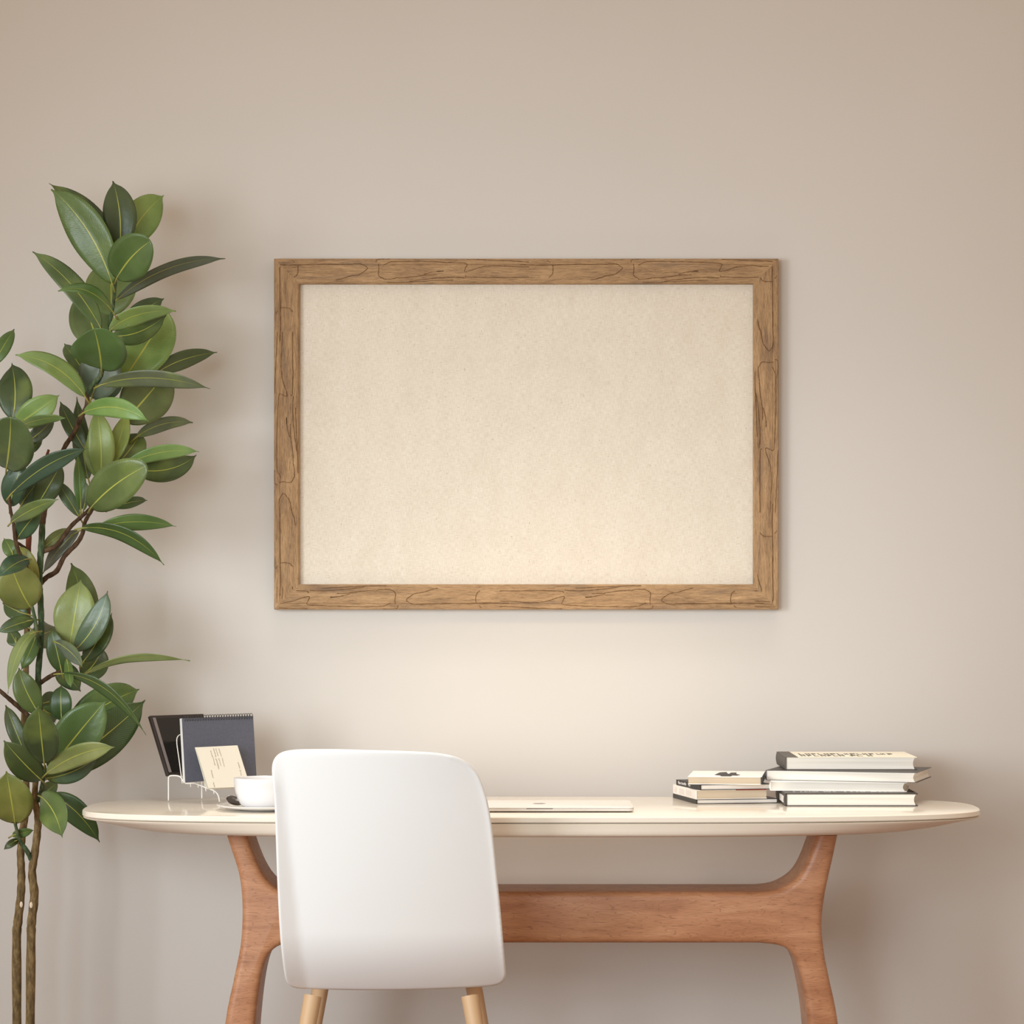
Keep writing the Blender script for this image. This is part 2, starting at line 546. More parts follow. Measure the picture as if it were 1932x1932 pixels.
r_inup = cr([(1435, 1683), (1465, 1679), (1489, 1668), (1508, 1652), (1522, 1628), (1533, 1600), (1541, 1577)], 4)
poly = r_out + r_inlow + r_inup
slab_outline('leg', poly, {len(r_out) - 1, len(r_out) + len(r_inlow) - 1, len(poly) - 1}, LY0, LY1, m_wood, desk)
slab_outline('stretcher', [(548, 1683), (1435, 1683), (1435, 1780), (548, 1780)], {1, 3}, LY0, LY1, m_wood, desk)

# ------------------------------------------------------------------ chair
chair = thing('desk_chair', 'white moulded plastic chair seen from behind, pushed up to the desk', 'chair', (-0.215, -0.42, 0))
def chy(py): return -0.50 + 0.10 * min(1.15, max(0, (py - 1413) / 437.0))
def chP(px, py, dy=0): 
    q = P(px, py, chy(py)); q.y += dy
    return q
Lf = cr([(536, 1850), (531, 1795), (527, 1740), (523, 1660), (520, 1580), (517, 1510), (513, 1468), (512, 1450), (514, 1437), (520, 1427), (530, 1420), (545, 1416), (565, 1414)], 6)
Tp = cr([(565, 1414), (600, 1413.4), (640, 1413.6), (700, 1415.5), (760, 1417.5), (810, 1420.5), (842, 1425), (866, 1432), (888, 1446), (902, 1465), (912, 1489), (919, 1514), (925, 1545), (931, 1590), (937, 1650), (944, 1720), (950, 1790), (955, 1850)], 6)
outl = Lf[:-1] + Tp
RIM = [p for p in Tp if p[0] > 850]
def fold(py): return 533 + (py - 1470) * 29 / 270.0
def chair_dy(px, py):
    t = max(0.0, py - 1413)
    left = 512 + max(0, (py - 1470)) * 0.052
    right = 915 + max(0, (py - 1490)) * 0.12
    u = (px - left) / (right - left)
    # broad convex back, falling away to the right
    c = 0.050 * max(0.0, (u - 0.30) / 0.70) ** 2.0 + 0.010 * max(0, (0.30 - u) / 0.3) ** 2
    # the left edge flares back past the fold line
    d = (fold(py) - px) + 2
    if d > 0:
        s = min(1.0, t / 70.0)
        c -= s * (d * d / (d + 3.5)) * 0.00050
    # the right rim flares a little
    e = 15 - min(math.hypot(px - q[0], py - q[1]) for q in RIM)
    if e > 0: c -= e * e * 0.000014
    # rolled top rim
    if t < 16: c += (16 - t) ** 2 * 0.00001
    # seat end sweeps forward
    if py > 1760: c += ((py - 1760) / 90.0) ** 2 * 0.03
    return c
def resample(pts, step):
    out, acc = [pts[0]], 0.0
    L = [0.0]
    for a, b in zip(pts[:-1], pts[1:]): L.append(L[-1] + math.hypot(b[0] - a[0], b[1] - a[1]))
    n_ = int(L[-1] / step)
    res, k_ = [], 0
    for i in range(n_ + 1):
        t = L[-1] * i / n_
        while k_ < len(L) - 2 and L[k_ + 1] < t: k_ += 1
        f_ = (t - L[k_]) / max(1e-9, L[k_ + 1] - L[k_])
        res.append((pts[k_][0] + (pts[k_ + 1][0] - pts[k_][0]) * f_, pts[k_][1] + (pts[k_ + 1][1] - pts[k_][1]) * f_))
    return res
# closed outline: up the left, over the top, down the right, rounded along the bottom
botm = cr([(955, 1850), (950, 1864), (936, 1871), (900, 1874), (740, 1876), (590, 1874), (556, 1871), (542, 1864), (536, 1850)], 6)
loop_ = resample(outl + botm[1:], 4.0)[:-1]
M_ = len(loop_)
for _ in range(2):
    loop_ = [((loop_[i - 1][0] + 2 * loop_[i][0] + loop_[(i + 1) % M_][0]) / 4, (loop_[i - 1][1] + 2 * loop_[i][1] + loop_[(i + 1) % M_][1]) / 4) for i in range(M_)]
nrm_ = []
for i in range(M_):
    a, b = loop_[i - 1], loop_[(i + 1) % M_]
    tx, ty = b[0] - a[0], b[1] - a[1]
    l_ = math.hypot(tx, ty)
    nrm_.append((-ty / l_, tx / l_))                # points inwards for this winding
def inset(d): return [(p[0] + n_[0] * d, p[1] + n_[1] * d) for p, n_ in zip(loop_, nrm_)]
TH, RR = 0.0105, 5.0
DS = [0, .25, .8, 1.6, 2.7, 4.0, 5.2, 7.0, 9.5, 12]
def rnd(d): return TH / 2 * (1 - math.sqrt(max(0, 1 - ((RR - d) / RR) ** 2))) if d < RR else 0.0
core = inset(DS[-1])
def inside(p, poly):
    c_ = False; j_ = len(poly) - 1
    for i_ in range(len(poly)):
        xi, yi = poly[i_]; xj, yj = poly[j_]
        if (yi > p[1]) != (yj > p[1]) and p[0] < (xj - xi) * (p[1] - yi) / (yj - yi) + xi: c_ = not c_
        j_ = i_
    return c_
grid_ = [(505 + gx * 7.0, 1425 + gy * 7.0) for gy in range(65) for gx in range(66)]
grid_ = [p for p in grid_ if inside(p, core) and min(math.hypot(p[0] - q[0], p[1] - q[1]) for q in core) > 3.2]
res = geometry.delaunay_2d_cdt([Vector(p) for p in core + grid_], [], [list(range(M_))], 1, 1e-4)
mb = MB()
outer = [mb.vert(chP(p[0], p[1], chair_dy(p[0], p[1]) + TH / 2)) for p in loop_]
for sgn in (0, 1):                                  # 0 = the side towards the viewer, 1 = the sitter's side
    prev = outer
    for d in DS[1:-1]:
        cur = [mb.vert(chP(p[0], p[1], chair_dy(p[0], p[1]) + (rnd(d) if sgn == 0 else TH - rnd(d)))) for p in inset(d)]
        for i in range(M_):
            j_ = (i + 1) % M_
            mb.face([prev[i], prev[j_], cur[j_], cur[i]])
        prev = cur
    ids = [mb.vert(chP(p[0], p[1], chair_dy(p[0], p[1]) + (0 if sgn == 0 else TH))) for p in res[0]]
    for i in range(M_):
        j_ = (i + 1) % M_
        mb.face([prev[i], prev[j_], ids[j_], ids[i]])
    for f_ in res[2]: mb.face([ids[q] for q in f_])
back = mb.build('backrest', m_chair, chair, smooth=True)
# seat pan
mb = MB()
SZ = 0.447
rows = []
for j in range(11):
    t = j / 10.0
    y = -0.300 + 0.32 * t
    hw = 0.185 - 0.012 * t - (0.03 * max(0, t - 0.8) / 0.2) ** 1.0
    cx = -0.215 + 0.0 * t
    rows.append([Vector((cx + hw * u, y, SZ + 0.022 * abs(u) ** 3 - 0.012 * math.sin(math.pi * t) - (0.02 * max(0, t - 0.8) / 0.2) + 0.02 * max(0, 0.12 - t) / 0.12)) for u in [i / 6.0 - 1 for i in range(13)]])
idx = [[mb.vert(p) for p in r] for r in rows]
for a, b in zip(idx[:-1], idx[1:]):
    for i in range(12): mb.face([a[i], a[i + 1], b[i + 1], b[i]])
seat = mb.build('seat', m_chair, chair, smooth=True)
md = seat.modifiers.new('thick', 'SOLIDIFY'); md.thickness = 0.012; md.offset = -1
for sx in (-1, 1):
    for yy, fy in ((-0.33, -0.43), (-0.05, 0.03)):
        mb = MB()
        mb.tube([(-0.215 + sx * 0.14, yy, SZ - 0.022), (-0.215 + sx * 0.215, fy, 0.0)], [0.016, 0.010], 12)
        mb.build('leg', m_chairleg, chair, smooth=True, angle=60)

# ------------------------------------------------------------------ laptop
lx0, lx1 = P(838, 1533, -0.165).x, P(1196, 1533, -0.165).x
ly0, ly1 = -0.165, 0.02
lap = thing('laptop', 'closed thin silver laptop lying on the ivory desk behind the chair', 'laptop', ((lx0 + lx1) / 2, (ly0 + ly1) / 2, TABLE_Z))
def rrect(x0, x1, y0, y1, r, z, n_=6):
    out = []
    for cx, cy, a0 in ((x1 - r, y1 - r, 0), (x0 + r, y1 - r, 90), (x0 + r, y0 + r, 180), (x1 - r, y0 + r, 270)):
        for i in range(n_ + 1):
            a = R(a0 + 90 * i / n_)
            out.append(Vector((cx + r * math.cos(a), cy + r * math.sin(a), z)))
    return out
z = TABLE_Z
mb = MB(); loft(mb, [rrect(lx0 + .004, lx1 - .004, ly0 + .004, ly1 - .004, .008, z + .0016), rrect(lx0, lx1, ly0, ly1, .010, z + .0032), rrect(lx0, lx1, ly0, ly1, .010, z + .0068)])
base = mb.build('base', m_laptop, lap, smooth=True, angle=40)
mb = MB(); loft(mb, [rrect(lx0, lx1, ly0, ly1, .010, z + .0073), rrect(lx0, lx1, ly0, ly1, .010, z + .0092), rrect(lx0 + .0015, lx1 - .0015, ly0 + .0015, ly1 - .0015, .009, z + .0102)])
lid = mb.build('lid', m_laptop, lap, smooth=True, angle=40)
mb = MB(); mb.box(P(993, 1527, ly0).x, P(1043, 1527, ly0).x, ly0 - .0004, ly0 + .004, z + .0064, z + .0078)
mb.build('thumb_notch', m_dark, base)  # solid block, its dark colour stands in for the shade inside the notch
for fx in (lx0 + .03, lx1 - .03):
    for fy in (ly0 + .025, ly1 - .025):
        mb = MB(); mb.lathe([(0, 0), (.006, 0), (.006, .0017), (0, .0017)], fx, fy, z, 16); mb.build('foot', m_dark, lap)
# fruit-shaped emblem on the lid, seen almost edge-on
ex, ey = P(1018, 1515, -0.07).x, -0.075
mb = MB()
pts = []
for i in range(60):
    a = 2 * math.pi * i / 60
    rr = 0.0135 * (1 - 0.10 * math.cos(2 * a) + 0.05 * abs(math.cos(a)))
    q = Vector((rr * math.cos(a), rr * math.sin(a), 0))
    if i in (0, 1, 2, 3, 57, 58, 59): q.x -= 0.0045
    if 13 <= i <= 17: q.y -= 0.0022 * (1 - abs(i - 15) / 3)
    pts.append(mb.vert((ex + q.x, ey + q.y, z + .01035)))
mb.face(pts)
lf = [mb.vert((ex + a_, ey + b_, z + .01035)) for a_, b_ in ((0, .0145), (.001, .018), (.005, .0205), (.0045, .0165))]
mb.face(lf)
mb.build('emblem', m_emblem, lid)

# ------------------------------------------------------------------ cup, saucer, spoon
sx_, sy_ = P(500, 1522, -0.10).x, -0.10
sau = MB()
sau.lathe([(0, .0024), (.030, .0024), (.034, 0), (.044, 0), (.050, .0020), (.070, .0046), (.0885, .0086), (.0900, .0104), (.0880, .0112), (.068, .0070), (.046, .0044), (.034, .0040), (0, .0040)], sx_, sy_, TABLE_Z, 64)
so = thing('saucer', 'white china saucer on the desk under the coffee cup', 'saucer', (sx_, sy_, TABLE_Z))
sau.build('dish', m_china, so, smooth=True, angle=50)
cz = TABLE_Z + .0041
cup = thing('coffee_cup', 'white china coffee cup standing on the saucer beside the chair back', 'cup', (sx_, sy_, cz))
mb = MB()
prof = [(0, .002), (.030, .002), (.032, 0), (.038, 0), (.041, .0015), (.0470, .009), (.0520, .019), (.0555, .031), (.0574, .043), (.0583, .0550), (.0577, .0562), (.0562, .0552), (.0548, .043), (.0525, .031), (.0485, .019), (.042, .009), (.034, .005), (0, .0045)]
mb.lathe(prof, sx_, sy_, cz, 64)
mb.build('body', m_china, cup, smooth=True, angle=60)
mb = MB(); mb.lathe([(0, .0425), (.0535, .0425), (.0535, .0420), (0, .0420)], sx_, sy_, cz, 48)
mb.build('coffee', m_coffee, cup)
hp = cr([(.054, 0, .050), (.070, 0, .052), (.080, 0, .043), (.076, 0, .029), (.060, 0, .018), (.045, 0, .015)], 6)
mb = MB(); mb.tube([Vector((sx_ + a_, sy_ + b_, cz + c_)) for a_, b_, c_ in hp], .0042, 10)
mb.build('handle', m_china, cup, smooth=True)
# teaspoon, bowl on the left of the cup, handle passing behind it
sp = thing('teaspoon', 'dark polished teaspoon lying on the saucer left of the cup', 'spoon', (P(440, 1509, -.09).x, -.085, TABLE_Z + .012))
mb = MB()
bc = P(439.5, 1510, -.088)
ax = Vector((0.93, 0.22, -0.28)).normalized()
ay = Vector((0.10, 0.62, 0.82)).normalized()
ay = (ay - ax * ay.dot(ax)).normalized()
an = ax.cross(ay).normalized()
g = []
for i in range(11):
    t = i / 10.0 * 2 - 1
    w_ = 0.0098 * math.sqrt(max(0.0, 1 - t * t)) * (1 - 0.12 * t)
    row = []
    for j in range(9):
        s_ = j / 8.0 * 2 - 1
        dep = -0.0042 * (1 - t * t) * (1 - s_ * s_)
        row.append(mb.vert(bc + ax * (t * 0.0165 + .003) + ay * (s_ * w_) + an * dep))
    g.append(row)
for a, b in zip(g[:-1], g[1:]):
    for j in range(8): mb.face([a[j], a[j + 1], b[j + 1], b[j]])
bo = mb.build('bowl', m_steel, sp, smooth=True)
md = bo.modifiers.new('thick', 'SOLIDIFY'); md.thickness = 0.0009
mb = MB()
h0 = bc + ax * 0.0190
mb.tube([h0, h0 + Vector((.012, .012, -.001)), h0 + Vector((.05, .050, .004)), h0 + Vector((.085, .066, .006))], [.0016, .0016, .0020, .0034], 8)
mb.build('stem', m_steel, sp, smooth=True)

# ------------------------------------------------------------------ letter rack and what it holds
F1, F2, F3 = Vector((-.6625, .134, 0)), Vector((-.604, .194, 0)), Vector((-.5616, .105, 0))
cross = F2 - F1
def rk(px, py, f):                                  # point of the front side wire, f = 0 (back foot) .. 1 (front foot)
    y = F1.y + (F3.y - F1.y) * f
    return P(px, py, y)
rack = thing('letter_rack', 'white wire letter rack standing on the desk left of the cup', 'letter rack', (F1.x, F1.y, TABLE_Z))
side = [rk(318, 1512, 0), rk(318, 1490, 0), rk(318, 1470, .01), rk(319.5, 1464.8, .03), rk(324, 1463.4, .1), rk(334, 1463.6, .18), rk(341, 1466.5, .25), rk(347, 1475, .32), rk(353, 1478, .37), rk(366, 1477.5, .5), rk(373, 1480, .57), rk(386, 1485, .70), rk(398, 1489.5, .82), rk(405, 1492.5, .9), rk(411, 1499, .96), rk(413.6, 1507, 1.0), rk(414, 1513.5, 1.0)]
side[0].z = TABLE_Z + .0012; side[-1].z = TABLE_Z + .0012
for off in (Vector((0, 0, 0)), cross):
    mb = MB(); mb.tube(cr([p + off for p in side], 4), .00145, 8)
    mb.build('side_wire', m_wire, rack, smooth=True)
def divider(f, px, py, tip_px, tip_py):
    a = rk(px, py + 7, f); b = rk(tip_px, tip_py, f) + Vector((0, .012, 0))
    rise = b - a
    pts = []
    c = cross
    m_ = [(0, 0), (.2, 0), (.5, 0), (.8, 0), (.93, .04), (.985, .16), (1.0, .32), (1.0, .5), (1.0, .68), (.985, .84), (.93, .96), (.8, 1), (.5, 1), (.2, 1), (0, 1)]
    mb = MB(); mb.tube(cr([a + rise * h_ + c * w_ for h_, w_ in m_], 4), .0010, 7)
    mb.build('divider', m_wire, rack, smooth=True)
divider(.28, 344, 1471, 330, 1385)
divider(.45, 360, 1478, 352, 1402)
divider(.56, 374, 1479, 369, 1424)
divider(.67, 389, 1486, 370, 1412)
divider(.88, 404, 1491, 393, 1436)

def plate(TL, TR, BR, BL, th, name, m, parent, bevel=0):
    """slab whose front face has these corners, th thick away from the viewer"""
    nrm = (TR - TL).cross(BL - TL).normalized()
    if nrm.y < 0: nrm = -nrm
    q = [BL, BR, TR, TL]
    mb = MB(); mb.hexa(q + [p + nrm * th for p in q])
    o = mb.build(name, m, parent, bevel=bevel)
    return o, nrm
def lerp2(c, u, v):                                # c = TL, TR, BR, BL; u right, v down
    return (c[0] * (1 - u) + c[1] * u) * (1 - v) + (c[3] * (1 - u) + c[2] * u) * v
def sub(c, u0, u1, v0, v1): return [lerp2(c, u0, v0), lerp2(c, u1, v0), lerp2(c, u1, v1), lerp2(c, u0, v1)]

# black framed panel at the back
fq = [P(283, 1350, .155), P(384, 1346.5, .235), P(410, 1459, .205), P(317, 1462.5, .130)]
frm = thing('picture_frame', 'dark framed glossy black panel leaning at the back of the rack', 'picture frame', fq[3])
o, nr = plate(*fq, .009, 'frame', m_frameblk, frm, .0012)
plate(*[p - nr * .0006 for p in sub(fq, .055, .965, .05, .955)], .001, 'panel', m_glossblk, frm)
plate(*[p - nr * .0011 for p in sub(fq, .035, .085, .04, .955)], .001, 'inner_edge', m_bevelgrey, frm)[0]['label'] = 'grey inner edge strip'
# spiral pad
pq = [P(343.5, 1355, .098), P(477.5, 1350.5, .186), P(484, 1465, .164), P(350, 1476.5, .080)]
pad = thing('spiral_notepad', 'slate blue spiral notepad leaning upright in the middle of the rack', 'notepad', pq[3])
o, nr = plate(*pq, .0012, 'cover', m_slate, pad)
plate(*[p + nr * .0013 for p in pq], .0085, 'pages', m_pagegrey, pad)
mb = MB()
ed = pq[1] - pq[0]; dn = (pq[3] - pq[0]).normalized(); edn = ed.normalized()
for i in range(27):
    c_ = pq[0] + ed * (0.035 + 0.945 * i / 26.0) + nr * .004 + dn * 0.0022
    loop = [c_ - dn * .0012 + (dn * math.cos(a) * .0062 + nr * math.sin(a) * .0068) + edn * (0.0008 * math.sin(a / 2)) for a in [2 * math.pi * j / 14 for j in range(15)]]
    mb.tube(loop, .00062, 5)
mb.build('spiral', m_spiral, pad, smooth=True)['label'] = 'dark wire spiral along the top edge'
# envelopes
def ribbon(mb, pts, w, m=0):
    for a, b in zip(pts[:-1], pts[1:]):
        d = (b - a)
        if d.length < 1e-6: continue
        s_ = d.normalized().cross(Vector((0, 1, 0))).normalized() * w
        mb.quad(a - s_, b - s_, b + s_, a + s_, m)
eq2 = [P(368, 1410, .078), P(446, 1407, .126), P(468, 1486, .106), P(390.5, 1489, .058)]
env2 = thing('envelope', 'ivory envelope at the back of the pair, only its left edge showing', 'envelope', eq2[3], 'envelopes in the rack')
plate(*eq2, .0012, 'sheet', m_envelope2, env2)
eq = [P(370, 1410, .070), P(448, 1406.2, .118), P(472, 1484, .098), P(394, 1487, .050)]
env = thing('envelope', 'cream envelope with handwriting in front of the slate blue notepad', 'envelope', eq[3], 'envelopes in the rack')
o, nr = plate(*eq, .0016, 'sheet', m_envelope, env)
def on_env(px, py):
    # pixel on the envelope -> point on its face
    best = None
    u, v = 0.5, 0.5
    for _ in range(12):
        q = lerp2(eq, u, v); k_ = K(q.y)
        ex_, ey_ = px - (q.x / k_ + 966), py - ((CAM_Z - q.z) / k_ + YH)
        u += (ex_ - 0.3 * ey_) / 78.0; v += ey_ / 78.0
    return lerp2(eq, u, v) - nr * .00035
def scribble(mb, px0, py0, px1, py1, amp, step, w=.00042):
    L = math.hypot(px1 - px0, py1 - py0)
    n_ = max(3, int(L / step))
    dx, dy = (px1 - px0) / L, (py1 - py0) / L
    pts = []
    for i in range(n_ + 1):
        t = min(1, max(0, (i + random.uniform(-.35, .35)) / n_))
        o_ = (amp if i % 2 else -amp) * random.choice((.25, .45, .6, 1.0))
        pts.append(on_env(px0 + dx * L * t - dy * o_, py0 + dy * L * t + dx * o_))
    ribbon(mb, pts, w)
def e2(x, y): return (360 + x / 17.56, 1400 + y / 17.56)
for (a, b), am in ((((650, 290), (725, 520)), 1.1), (((745, 210), (830, 500)), 1.2), (((740, 530), (800, 780)), 1.2), (((830, 215), (895, 460)), 1.1), (((830, 540), (930, 900)), 1.2), (((920, 210), (1010, 480)), 1.1), (((920, 540), (1000, 790)), 1.1), (((1030, 520), (1110, 820)), 1.0),
                   (((670, 930), (745, 1200)), 1.2), (((740, 1330), (790, 1500)), 1.4), (((1560, 670), (1620, 880)), 1.3), (((1630, 930), (1670, 1110)), 1.2)):
    mb = MB()
    scribble(mb, *e2(*a), *e2(*b), am, 0.85, .00024)
    mb.build('handwriting', m_hand, env)['label'] = 'line of grey handwriting'

# ------------------------------------------------------------------ books
def book(name, label, fl_px, fr_px, y, z0, h, d, yaw, spine, cov, page, group, ct=.0016, flat=False, spine_mat=None, inset=.004):
    """front-left corner at pixel column fl_px, depth y; yaw turns it about that corner"""
    x0 = P(fl_px, 1500, y).x; w = P(fr_px, 1500, y).x - x0
    ca, sa = math.cos(R(yaw)), math.sin(R(yaw))
    w = w / ca
    org = Vector((x0, y, TABLE_Z + z0))
    def T(q): return org + Vector((q[0] * ca - q[1] * sa, q[0] * sa + q[1] * ca, q[2]))
    b = thing(name, label, 'book', org, group)
    L = spine == 'L'
    mb = MB()
    sx0, sx1 = (0, ct * 1.6) if L else (w - ct * 1.6, w)
    mb.box(0, w, 0, d, 0, ct, 0, T); mb.box(0, w, 0, d, h - ct, h, 0, T)
    # gently rounded spine
    n_ = 6
    sm = 1 if spine_mat else 0
    for i in range(n_):
        z1, z2 = ct * .3 + (h - ct * .6) * i / n_, ct * .3 + (h - ct * .6) * (i + 1) / n_
        b1, b2 = [.0022 * math.sin(math.pi * (zz / h)) for zz in (z1, z2)]
        if flat: b1 = b2 = 0.0003
        if L: q = [(-b1, 0, z1), (sx1, 0, z1), (sx1, 0, z2), (-b2, 0, z2)]
        else: q = [(sx0, 0, z1), (w + b1, 0, z1), (w + b2, 0, z2), (sx0, 0, z2)]
        mb.hexa([T(p) for p in q] + [T((p[0], d, p[2])) for p in q], sm)
    cv = mb.build('cover', [cov] + ([spine_mat] if spine_mat else []), b)
    # page block with a hollow fore-edge
    mb = MB()
    px0, px1 = (sx1, w - inset) if L else (inset, sx0)
    if flat: 
        if L: px1 = w - .0006
        else: px0 = .0006
    yi = .0018
    n_ = 8
    prev = None
    for i in range(n_ + 1):
        z_ = ct + (h - 2 * ct) * i / n_
        hol = 0 if flat else .0035 * math.sin(math.pi * i / n_)
        a_ = px0 + (0 if L else hol); b_ = px1 - (hol if L else 0)
        cur = [mb.vert(T(q)) for q in ((a_, yi, z_), (b_, yi, z_), (b_, d - yi, z_), (a_, d - yi, z_))]
        if prev:
            for k_ in range(4): mb.face([prev[k_], prev[(k_ + 1) % 4], cur[(k_ + 1) % 4], cur[k_]])
        else: mb.face(cur[::-1])
        prev = cur
    mb.face(prev)
    mb.build('pages', page, b)
    return b, T, w, cv
G1, G2 = 'books in the low left stack', 'books in the tall right stack'
# low stack
b, T, w, cv = book('book', 'thin black book at the bottom of the low stack', 1314, 1469, .060, 0, .0086, .185, 11, 'L', m_black, m_page_white, G1, .0011, True)
b, T, w, cv = book('book', 'white-spined book with beige page edges, second from the bottom of the low stack', 1313, 1449, .060, .0088, .0176, .180, 11, 'L', m_whitecover, m_page_beige, G1, .0010, True)
mb = MB(); mb.box(w * .56, w * .995, -.0006, .004, .0166, .0182, 0, T); mb.build('ribbon_strip', m_red, cv)['label'] = 'red strip along the top edge'
mb = MB()
for a_, b_ in ((.03, .075), (.085, .125), (.14, .165)): mb.box(-.0012, .002, a_, b_, .004, .014, 0, T)
mb.build('spine_label', m_label, cv)
b, T, w, cv = book('book', 'black book with white spine lettering, second from the top of the low stack', 1321, 1455, .056, .0266, .0106, .165, 13, 'L', m_black, m_page_white, G1, .0012, True)
mb = MB()
for i, (a_, hh) in enumerate(((.150, .006), (.143, .004), (.137, .004), (.128, .005), (.121, .004), (.114, .004), (.107, .0055), (.100, .0045), (.078, .004), (.071, .003))):
    mb.box(-.0010, .001, a_ - .0045, a_ - .0032, .0030, .0030 + hh, 0, T)
    mb.box(-.0010, .001, a_ - .0030, a_, .0030 + hh * .45, .0030 + hh * .7, 0, T)
mb.build('spine_lettering', m_whiteink, cv)['label'] = 'white lettering'
b, T, w, cv = book('book', 'white book with a black blot on its cover, topmost of the low stack', 1298, 1436, .066, .0373, .0150, .185, -6.5, 'R', m_whitecover, m_page_beige, G1, .0012, True, m_black)
mb = MB()
blob = [(.34, .27), (.385, .70), (.43, .76), (.48, .77), (.50, .55), (.53, .45), (.54, .68), (.62, .70), (.63, .45), (.695, .32), (.655, .18), (.59, .20), (.58, .04), (.45, .04), (.42, .20)]
i_ = [mb.vert(T((w * (.0 + u_), .185 * v_, .0154))) for u_, v_ in blob]
mb.face(i_)
o_ = mb.build('cover_motif', m_ink, cv); o_['label'] = 'black blot motif'
# tall stack
b, T, w, cv = book('book', 'thick charcoal book with pale cover lettering at the bottom of the tall stack', 1482, 1732, .0, 0, .0242, .200, 0, 'L', m_charcoal, m_page, G2, .0018)
mb = MB()
for a_, b_ in ((245, 280), (340, 370), (395, 450), (455, 485), (495, 580), (650, 750), (770, 820), (920, 950), (1000, 1035), (1075, 1105), (1130, 1200), (1265, 1340), (1370, 1400), (1440, 1480), (1520, 1570)):
    x_, xe = (a_ - 115) / 6.9 / 1000, (b_ - 115) / 6.9 / 1000
    n_ = max(1, int((xe - x_) / .004))
    for i in range(n_):
        xa = x_ + (xe - x_) * i / n_; xb = xa + (xe - x_) / n_ * .78
        mb.box(xa, xa + .0012, .040, .058, .0241, .0244, 0, T); mb.box(xa, xb, .046, .050, .0241, .0244, 0, T)
mb.build('cover_lettering', m_whiteink, cv)['label'] = 'row of pale lettering'
mb = MB()
for a_, b_ in ((.02, .05), (.055, .075), (.09, .10)): mb.box(-.0030, .001, a_, b_, .006, .018, 0, T)
mb.build('spine_label', m_whiteink, cv)
b, T, w, cv = book('book', 'all-white book, second from the bottom of the tall stack', 1453, 1706, .080, .0244, .0178, .180, -9, 'L', m_whitecover, m_page, G2, .0014)
b, T, w, cv = book('book', 'grey-covered book turned askew, second from the top of the tall stack', 1445, 1720, .112, .0424, .0192, .185, -16, 'L', m_charcoal, m_page, G2, .0008)
b, T, w, cv = book('book', 'cream book with a grey cloth spine and black title, topmost of the tall stack', 1482, 1730, .115, .0618, .0246, .200, 0, 'L', m_cream, m_page, G2, .0012, spine_mat=m_greyspine)
mb = MB()
mb.box(-.0004, .024, -.0003, .2003, .0240, .0248, 0, T); mb.build('cloth_strip', m_greyspine, cv)['label'] = 'grey cloth strip'
mb = MB(); mb.box(.0, w, -.0004, .2003, -.0002, .0014, 0, T); mb.build('back_board', m_charcoal, cv)['label'] = 'dark back board'
mb = MB()
def glyph(x, wd, y0, y1, kind):
    z_ = .0249; s_ = wd * .30; hh = y1 - y0
    def bar(a, b, c, d): mb.box(x + a, x + b, y0 + c * hh, y0 + d * hh, z_ - .0003, z_, 0, T)
    if kind % 3 == 0: bar(0, s_, 0, 1); bar(0, wd, 0, .22)
    elif kind % 3 == 1: bar(0, s_, 0, 1); bar(wd - s_, wd, 0, 1); bar(0, wd, .4, .6)
    else: bar(0, s_, 0, 1); bar(0, wd, .8, 1); bar(0, wd, .4, .58); bar(wd - s_, wd, .4, 1)
row1 = [(1512, 10), (1525, 9), (1537, 8), (1549, 9), (1561, 9), (1573, 10), (1586, 10), (1600, 7), (1611, 10), (1624, 8), (1635, 8), (1647, 9), (1662, 6), (1670, 7), (1683, 9)]
row2 = [(1514, 9), (1527, 8), (1539, 9), (1552, 10), (1565, 8), (1576, 8), (1587, 10), (1609, 10), (1621, 10), (1641, 9)]
for i, (a_, b_) in enumerate(row1): glyph((a_ - 1482 + 4) * .00102, b_ * .00100, .088, .128, i)
for i, (a_, b_) in enumerate(row2): glyph((a_ - 1482 + 1) * .00102, b_ * .00100, .030, .072, i + 1)
mb.build('cover_lettering', m_ink, cv)['label'] = 'two lines of heavy black lettering'

